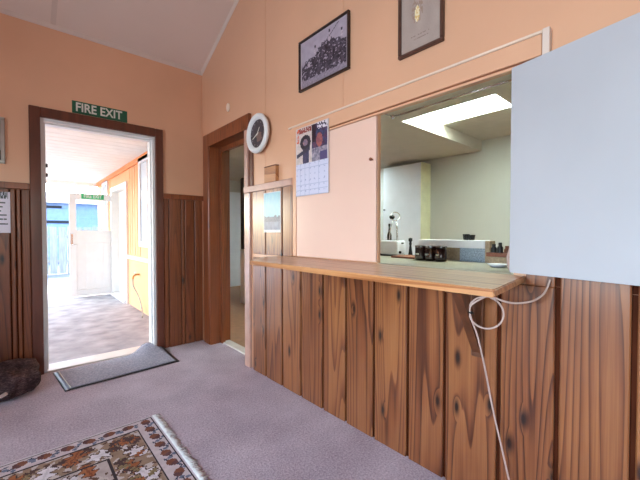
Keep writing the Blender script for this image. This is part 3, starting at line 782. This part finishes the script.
# tall cupboard on the far wall
cu = thing('tall_cupboard', 'tall white cupboard on the far kitchen wall', 'cupboard', (3.18, -.42, 0))
bx('body', (3.065, -.735, .0), (KX-.001, -.02, 2.215), M['kwhite'], cu, .003)
bx('lit_side_panel', (3.045, -.75, .0), (KX-.001, -.7355, 2.215), plain('painted_skylight_cream', rgb(240, 240, 206), .5), cu, .001)['label'] = 'side panel with skylight painted in as cream'  # skylight falling on this side is put into the cream colour
cud = bx('door', (3.045, -.734, .06), (3.064, -.095, 2.21), M['kwhite'], cu, .002)
w = MB(); w.lathe([(.006, 0), (.006, -.02), (.014, -.026), (.012, -.036), (0, -.04)], (3.065, -.06, 1.53), 'x', 14); w.build('knob', M['black'], cud)
# shelf unit
su = thing('bench_shelf', 'low shelf unit with white top and blue grey panel on the kitchen bench', 'shelf', (1.50, -2.05, .90))
bx('shelf_top', (1.44, -2.352, 1.018), (1.56, -1.72, 1.088), M['kwhite'], su, .004)
bx('end_panel', (1.445, -2.392, .901), (1.555, -2.353, 1.083), M['beige'], su, .002)
bx('front_panel', (1.455, -2.35, .901), (1.470, -2.13, 1.0175), M['bluegrey'], su, .001)
bx('back_panel', (1.54, -2.35, .901), (1.555, -1.751, 1.0175), M['beige'], su, .001)
bx('end_panel', (1.455, -1.75, .901), (1.555, -1.73, 1.0175), M['kwhite'], su, .001)
# three dark jars
def jar():
    t = thing('storage_jar', 'x', 'jar', (0, 0, 0), 'dark jars on the kitchen bench')
    w = MB(); w.lathe([(.040, .0), (.046, .004), (.047, .02), (.047, .105), (.044, .108)], (0, 0, 0), 'z', 28); w.build('body', M['jar'], t, False)
    w = MB(); w.lathe([(.047, .1085), (.049, .112), (.048, .126), (.020, .129), (0, .13)], (0, 0, 0), 'z', 28); w.build('lid', M['jar'], t)
    bx('paper_label', (-.0495, -.010, .050), (-.0465, .020, .060), M['signwhite'], t)['label'] = 'small white label'
    for o in t.children:
        for p in o.data.polygons: p.use_smooth = o.name.startswith(('body',))
    return t
j0 = jar()
def copy_tree(o, parent=None):
    c = o.copy(); COL.objects.link(c); c.parent = parent
    for ch in o.children: copy_tree(ch, c)
    return c
for i, (y, lab) in enumerate(((-1.832, 'dark brown storage jar nearest the toaster, leftmost of three'), (-1.932, 'dark brown storage jar in the middle of three'), (-2.034, 'dark brown storage jar nearest the blue grey panel, rightmost of three'))):
    t = j0 if i == 0 else copy_tree(j0)
    t.location = (1.30, y, .9005); t.scale = (1.06, 1.06, 1.06); t['label'] = lab
# toaster
tx, ty = 1.60, -1.30
to = thing('toaster', 'white two slot toaster on the kitchen bench behind the hatch', 'toaster', (tx, ty, .90))
w = MB(); w.box((tx-.08, ty-.115, .915), (tx+.08, ty+.125, 1.072), .022, 4); tob = w.build('body', M['kwhite'], to, True)
bx('base', (tx-.076, ty-.11, .9015), (tx+.076, ty+.12, .916), M['black'], to, .003)
w = MB(); w.box((tx-.05, ty-.09, 1.0715), (tx-.02, ty+.10, 1.0735)); w.box((tx+.02, ty-.09, 1.0715), (tx+.05, ty+.10, 1.0735)); w.build('slot', M['black'], tob)
w = MB(); w.box((tx-.012, ty-.135, 1.035), (tx+.012, ty-.114, 1.048), .003); w.build('lever', M['black'], tob)
w = MB(); w.lathe([(.014, 0), (.014, -.014), (.0, -.016)], (tx-.04, ty-.115, .945), 'y', 16); w.build('dial_knob', M['black'], tob)
# wire stand behind it
px, py = 1.79, -1.19
ws = thing('wire_stand', 'tall chrome wire stand with a round top behind the toaster', 'stand', (px, py, .90))
for dx, dy in ((-.04, -.07), (-.04, .07), (.04, .0)):
    w = MB(); w.tube([(px+dx, py+dy, .9015), (px+dx*.6, py+dy*.7, 1.2), (px+dx*.3, py+dy*.35, 1.30)], .005, 8); w.build('leg', M['chrome'], ws)
w = MB(); w.tube([(px+.045*math.cos(a), py+.055*math.sin(a)*1., 1.345+.05*math.sin(a*1.0+1)) for a in [2*PI*k/24 for k in range(25)]], .005, 8, False); w.build('ring', M['chrome'], ws)
w = MB(); bmesh.ops.create_uvsphere(w.bm, u_segments=18, v_segments=12, radius=.032, matrix=Matrix.Translation((px-.02, py+.03, 1.335)) @ Matrix.Diagonal((1, 1, .8, 1))); w.build('knob', M['black'], ws, True)
# dark bottles left of the toaster
for i, (x, y, h, lab) in enumerate(((1.80, -1.10, .36, 'tall slim dark bottle at the left edge of the hatch'), (1.62, -1.105, .13, 'short dark bottle beside the toaster'))):
    t = thing('dark_bottle', lab, 'bottle', (x, y, .9005), 'dark bottles by the toaster'); s = .026
    w = MB(); w.lathe([(s*.9, 0), (s, .006), (s, h*.62), (s*.5, h*.75), (s*.4, h*.92)], (x, y, .9005), 'z', 18); w.build('body', M['jar'], t, True)
    w = MB(); w.lathe([(s*.5, h*.92), (s*.5, h), (0, h)], (x, y, .9005), 'z', 14); w.build('cap', M['black'], t)
# board between toaster and jars
tag(bx('chopping_board', (1.36, -1.72, .9005), (1.66, -1.45, .918), M['brownwood'], None, .004), 'reddish brown chopping board between toaster and jars', 'board')
# knob-like pepper mill peeking by the toaster
w = MB(); w.lathe([(.022, 0), (.024, .01), (.018, .05), (.012, .11), (.016, .13), (.012, .15), (.022, .165), (.022, .19), (0, .2)], (1.80, -1.39, .9005), 'z', 18)
tag(w.build('pepper_mill', M['black'], smooth=True), 'black knobbed pepper mill right of the toaster', 'mill')
# dark cups on the shelf unit
for i, (y, lab, h) in enumerate(((-2.165, 'black cup on the white shelf top, left of the pair', .052), (-2.215, 'black cup on the white shelf top, right of the pair', .046))):
    w = MB(); w.lathe([(.018, 0), (.024, .004), (.030, h), (.027, h), (.021, .008), (0, .008)], (1.50, y, 1.0885), 'z', 20)
    c = w.build('black_cup', M['black']); tag(c, lab, 'cup', 'black cups on the shelf unit')
    w = MB(); w.tube([(1.50-.029, y, 1.0885+h*.85), (1.50-.045, y, 1.0885+h*.7), (1.50-.027, y, 1.0885+h*.3)], .003, 6)
    w.build('handle', M['black'], c)
# right end: small wooden crate holding dark bottles, white dish before it
cr = thing('wooden_crate', 'small reddish wooden crate on a pale block behind the hatch, right end', 'crate', (1.35, -2.55, .90))
bx('base_block', (1.28, -2.665, .9005), (1.42, -2.445, .966), M['beige'], cr, .003)
w = MB(); w.box((1.27, -2.685, .9665), (1.43, -2.435, .975)); w.box((1.27, -2.685, .975), (1.28, -2.435, .998)); w.box((1.42, -2.685, .975), (1.43, -2.435, .998)); w.box((1.28, -2.685, .975), (1.42, -2.675, .998)); w.box((1.28, -2.445, .975), (1.42, -2.435, .998)); w.build('tray', M['brownwood'], cr)
for i, (y, h, lab) in enumerate(((-2.468, .088, 'dark spice bottle in the crate, nearest the shelf unit'), (-2.515, .10, 'dark spice bottle in the crate, middle of the row'), (-2.565, .075, 'reddish spice bottle in the crate, nearest the open shutter'))):
    w = MB(); w.lathe([(.020, 0), (.021, .004), (.021, h*.62), (.012, h*.75), (.013, h*.78), (.013, h), (0, h)], (1.335, y, .9755), 'z', 16)
    tag(w.build('spice_bottle', M['brownwood'] if i == 2 else M['black'], smooth=True), lab, 'bottle', 'spice bottles in the crate')
w = MB(); w.lathe([(.03, 0), (.05, .006), (.07, .024), (.064, .024), (.045, .010), (0, .010)], (1.13, -2.575, .9005), 'z', 28)
tag(w.build('white_dish', M['kwhite'], smooth=True), 'shallow white dish in front of the wooden crate', 'dish')

# beyond the inner doorway
wd = thing('white_door', 'white panelled door at the far end of the passage', 'door', (1.95, KYA-.02, 0))
wdl = bx('leaf', (1.50, KYA-.045, .0), (2.26, KYA-.005, 2.03), M['kwhite'], wd, .003)
w = MB(); w.box((1.60, KYA-.052, .15), (2.16, KYA-.046, .9), .002); w.box((1.60, KYA-.052, 1.05), (2.16, KYA-.046, 1.9), .002); w.build('panel', M['kwhite'], wdl)
w = MB(); w.lathe([(.01, 0), (.01, -.04), (.025, -.05), (.02, -.065), (0, -.07)], (1.80, KYA-.046, 1.0), 'y', 14); w.build('knob', M['black'], wdl)
dc = thing('dark_cupboard', 'tall narrow dark cupboard seen through the inner doorway', 'cupboard', (1.7, 1.7, 0))
bx('body', (1.47, 1.55, 0), (1.95, 1.86, 2.12), M['dark_brown'], dc, .004)
bx('door', (1.452, 1.56, .08), (1.469, 1.85, 2.1), M['dark_brown'], dc, .002)
ap = thing('white_appliance', 'low white washing machine in front of the dark cupboard', 'appliance', (1.5, 1.25, 0))
bx('body', (1.25, 1.02, .0), (1.8, 1.50, .86), M['kwhite'], ap, .01)
bx('lid', (1.245, 1.015, .861), (1.805, 1.505, .885), M['white'], ap, .006)

# ------------------------------------------------------------------ outside
GZ = -.03
struct(bx('ground', (-14, BT, GZ-.1), (-.0, 6.2, GZ), M['concrete']), 'pale concrete porch floor', 'ground')
struct(bx('ground_yard', (-14, 6.2, GZ-.1), (8, 40, GZ-.005), M['asphalt']), 'grey blue yard beyond the porch', 'ground')
OX = -.107
OD0, OD1, ODZ = 2.86, 3.98, 1.95
OW = [(1.20, 1.98, 1.0, 2.2), (4.42, 4.88, 1.12, 2.17)]
w = MB()
w.box((OX, BT, GZ), (.10, OW[0][0], 2.6)); w.box((OX, OW[0][0], GZ), (.10, OW[0][1], OW[0][2])); w.box((OX, OW[0][0], OW[0][3]), (.10, OW[0][1], 2.6))
w.box((OX, OW[0][1], GZ), (.10, OD0, 2.6)); w.box((OX, OD0, ODZ), (.10, OD1, 2.6)); w.box((OX, OD1, GZ), (.10, OW[1][0], 2.6))
w.box((OX, OW[1][0], GZ), (.10, OW[1][1], OW[1][2])); w.box((OX, OW[1][0], OW[1][3]), (.10, OW[1][1], 2.6)); w.box((OX, OW[1][1], GZ), (.10, 5.6, 2.6))
for k in range(34):
    y = .25+k*.15
    if not (OW[0][0] < y < OW[0][1] or OD0-.1 < y < OD1+.1 or OW[1][0]-.05 < y < OW[1][1]+.05): w.box((OX-.006, y, .8), (OX, y+.02, 2.2))
struct(w.build('wall_outside', M['orange']), 'orange painted porch wall outside the exit door', 'wall')
struct(bx('trim_18', (OX-.03, BT+.06, 2.2), (OX, 5.6, 2.28), M['orange_deep']))
struct(bx('trim_19', (OX-.035, BT+.06, .735), (OX, OD0-.06, .785), M['white']), 'white rail along the orange wall', 'rail')
for i, (a, b, z0, z1) in enumerate(OW):
    f = MB(); x0 = OX-.03
    f.box((x0, a-.05, z0-.05), (OX+.06, a+.03, z1+.05)); f.box((x0, b-.03, z0-.05), (OX+.06, b+.05, z1+.05)); f.box((x0-.02, a+.03, z0-.05), (OX+.06, b-.03, z0+.03)); f.box((x0, a+.03, z1-.03), (OX+.06, b-.03, z1+.05))
    f.box((OX-.03, (a+b)/2-.015, z0+.03), (OX-.013, (a+b)/2+.015, z1-.03))
    if i == 1: f.box((OX-.03, a+.03, z0+.55), (OX-.013, (a+b)/2-.015, z0+.58)); f.box((OX-.03, (a+b)/2+.015, z0+.55), (OX-.013, b-.03, z0+.58))
    fo = struct(f.build('window_%d' % (5+i), M['white']), ('white window in the orange wall near the exit door', 'white paned window in the orange wall beyond the open door')[i], 'window')
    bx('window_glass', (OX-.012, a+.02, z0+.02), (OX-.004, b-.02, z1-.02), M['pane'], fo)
f = MB(); f.box((OX-.03, OD0-.06, GZ), (.055, OD0+.02, ODZ+.06)); f.box((OX-.03, OD1-.02, GZ), (.055, OD1+.06, ODZ+.06)); f.box((OX-.03, OD0+.02, ODZ-.02), (.055, OD1-.02, ODZ+.06)); f.box((OX-.06, OD0+.02, GZ), (.055, OD1-.02, GZ+.05))
d3 = struct(f.build('door_3', M['white']), 'white doorway in the orange wall', 'door')
bx('inner_panel', (-.02, OD0+.021, GZ+.051), (.02, OD1-.021, ODZ-.021), M['porch'], d3)
# open half glazed door
dy = 4.05; X0, X1, DZ0, DZ1 = -.785, -.045, -.01, 1.875
od = thing('half_glazed_door', 'white half glazed door standing open across the porch', 'door', ((X0+X1)/2, dy, DZ0))
w = MB(); w.box((X0, dy, DZ0), (X0+.105, dy+.04, DZ1), .003); w.box((X1-.075, dy, DZ0), (X1, dy+.04, DZ1), .003)
w.box((X0+.105, dy, DZ0), (X1-.075, dy+.04, DZ0+.11), .003); w.box((X0+.105, dy, .97), (X1-.075, dy+.04, 1.20), .003); w.box((X0+.105, dy, 1.765), (X1-.075, dy+.04, DZ1), .003); odf = w.build('stile_frame', M['white'], od)
w = MB()
for k in range(4):
    a = X0+.105+k*.14; w.box((a+.001, dy+.012, .10), (a+.139, dy+.028, .97), .002)
w.build('panel', M['white'], od)
bx('glass_pane', (X0+.1, dy+.018, 1.195), (X1-.07, dy+.022, 1.77), M['glass'], od)
bx('latch_plate', (X0+.02, dy-.006, .93), (X0+.05, dy-.0005, 1.13), M['chrome'], odf)
w = MB(); w.tube([(X0+.035, dy-.006, .94), (X0+.035, dy-.045, .94), (X0+.11, dy-.05, .94)], .008, 8); w.build('handle', M['chrome'], odf)
os_ = thing('exit_sign', 'small bright green fire exit sign on the white open door outside', 'sign', (-.42, dy-.004, 1.785))
bx('plate', (-.60, dy-.007, 1.783), (-.245, dy-.0008, 1.878), M['green_bright'], os_, .001)
text('lettering', 'FIRE EXIT', .086, (-.4225, dy-.0078, 1.831), (1, 0, 0), (0, 0, 1), M['signwhite'], os_, xs=.80)
# hose tap on the orange wall
ht = thing('hose_tap', 'brass garden tap with a short hose on the orange wall', 'tap', (OX, 2.12, .50))
w = MB(); w.tube([(OX, 2.13, .52), (OX-.05, 2.13, .52), (OX-.09, 2.12, .50), (OX-.095, 2.12, .46)], .014, 10); w.build('spout', plain('brass', rgb(200, 150, 90), .35, .8), ht)
w = MB(); w.box((OX-.065, 2.09, .545), (OX-.045, 2.17, .56), .003); w.tube([(OX-.055, 2.13, .52), (OX-.055, 2.13, .55)], .007, 8); w.build('handle', M['steel'], ht)
w = MB(); w.tube(smooth_path([(OX-.095, 2.12, .46), (OX-.09, 2.10, .35), (OX-.06, 2.02, .25), (OX-.05, 1.9, .15), (OX-.06, 1.75, .02), (OX-.1, 1.6, GZ+.01)], 6), .009, 8); w.build('hose', M['fence'], ht)
# porch ceiling
w = MB(); w.box((-5.0, BT, 2.28), (.10, 5.6, 2.33))
for k in range(26): w.box((-5.0, .3+k*.2, 2.2775), (OX-.035, .308+k*.2, 2.28))
struct(w.build('ceiling_porch', M['porch']), 'white boarded porch ceiling', 'ceiling')
struct(bx('trim_20', (-5.0, 5.6, 2.2), (.1, 5.66, 2.36), M['white']), 'white porch edge beam', 'beam')
# fence
fn = thing('paling_fence', 'pale weathered paling fence across the yard', 'fence', (-1, 8.7, GZ))
w = MB()
for k in range(40):
    x = -6.0+k*.2; w.box((x, 8.70, GZ+.02), (x+.165, 8.72, 1.33+.012*math.sin(k*2.3)), .002)
w.build('paling', M['fence'], fn)
w = MB(); w.box((-6, 8.72, .3), (2, 8.76, .38)); w.box((-6, 8.72, 1.0), (2, 8.76, 1.08)); w.build('rail', M['fence'], fn)
for k in range(5): bx('post', (-5.8+k*1.8, 8.762, GZ-.02), (-5.7+k*1.8, 8.86, 1.2), M['fence'], fn)
# house
hs = thing('blue_house', 'blue weatherboard house behind the fence', 'house', (-1, 15, GZ))
w = MB()
for k in range(12): w.prism([(-7, 14.0-.02, GZ+k*.2), (-7, 14.0, GZ+k*.2+.2), (-7, 14.15, GZ+k*.2+.2), (-7, 14.15, GZ+k*.2)], (12, 0, 0))
w.box((-7, 14.15, GZ), (5, 18, 2.36)); w.build('wall', M['house'], hs)
w = MB(); w.prism([(-7.3, 13.6, 2.37), (-7.3, 16.1, 3.0), (-7.3, 18.5, 2.37)], (12.6, 0, 0)); w.build('roof', M['roof'], hs)
for (a, b, z0, z1) in ((-.75, .2, 1.55, 1.66), (-.9, -.1, 2.16, 2.26), (-4.4, -3.2, .9, 2.0)):
    bx('window', (a, 13.95, z0), (b, 13.985, z1), M['darkgap'], hs)

# ------------------------------------------------------------------ light
wn = bpy.data.worlds.new('World'); SC.world = wn; wn.use_nodes = True
nt = wn.node_tree; bgn = nt.nodes['Background']
sky = nt.nodes.new('ShaderNodeTexSky'); sky.sky_type = 'NISHITA'; sky.sun_disc = False; sky.sun_elevation = math.radians(48); sky.sun_rotation = math.radians(-30); sky.air_density = 1.; sky.dust_density = 2.
nt.links.new(sky.outputs[0], bgn.inputs[0]); bgn.inputs[1].default_value = 1.5

def light(name, kind, loc, energy, col, rot=None, size=None, dirv=None, spread=None):
    l = bpy.data.lights.new(name, kind); l.energy = energy; l.color = col
    if kind == 'AREA': l.shape = 'RECTANGLE'; l.size, l.size_y = size
    o = bpy.data.objects.new(name, l); COL.objects.link(o); o.location = loc
    if kind == 'AREA' and spread: l.spread = math.radians(spread)
    if dirv is not None: o.rotation_euler = Vector(dirv).to_track_quat('-Z', 'Y').to_euler()
    return o
s = light('sun', 'SUN', (0, 0, 10), 2.4, (1, .95, .86), dirv=(.45, -.75, -1.05)); s.data.angle = math.radians(.6)
for i, (a, b) in enumerate(WL):
    light('window_daylight', 'AREA', (XL-.3, (a+b)/2, 1.6), (88, 38)[i], (.76, .86, 1.), size=(1.5, 1.3), dirv=(1, .12, -.22), spread=120)
light('rear_window_daylight', 'AREA', (-2.3, YR-.3, 1.6), 8, (.9, .95, 1.), size=(2.2, 1.3), dirv=(0, 1, -.15))
light('skylight_daylight', 'AREA', ((SX0+SX1)/2, (SY0+SY1)/2, SZ+.3), 100, (.96, 1., .94), size=(1.0, 1.1), dirv=(0, 0, -1))

light('passage_fill', 'AREA', (2.55, .7, KZ+.4), 36, (.9, .97, 1.), size=(.9, 1.1), dirv=(0, 0, -1))  # added lamp over the unseen pane, brightens the passage
vs = SC.view_settings; vs.view_transform = 'Standard'; vs.look = 'None'; vs.gamma = 1.; vs.use_curve_mapping = False; vs.exposure = .33
SC.cycles.use_denoising = True
SC.cycles.max_bounces = 10; SC.cycles.diffuse_bounces = 6; SC.cycles.sample_clamp_indirect = 6.
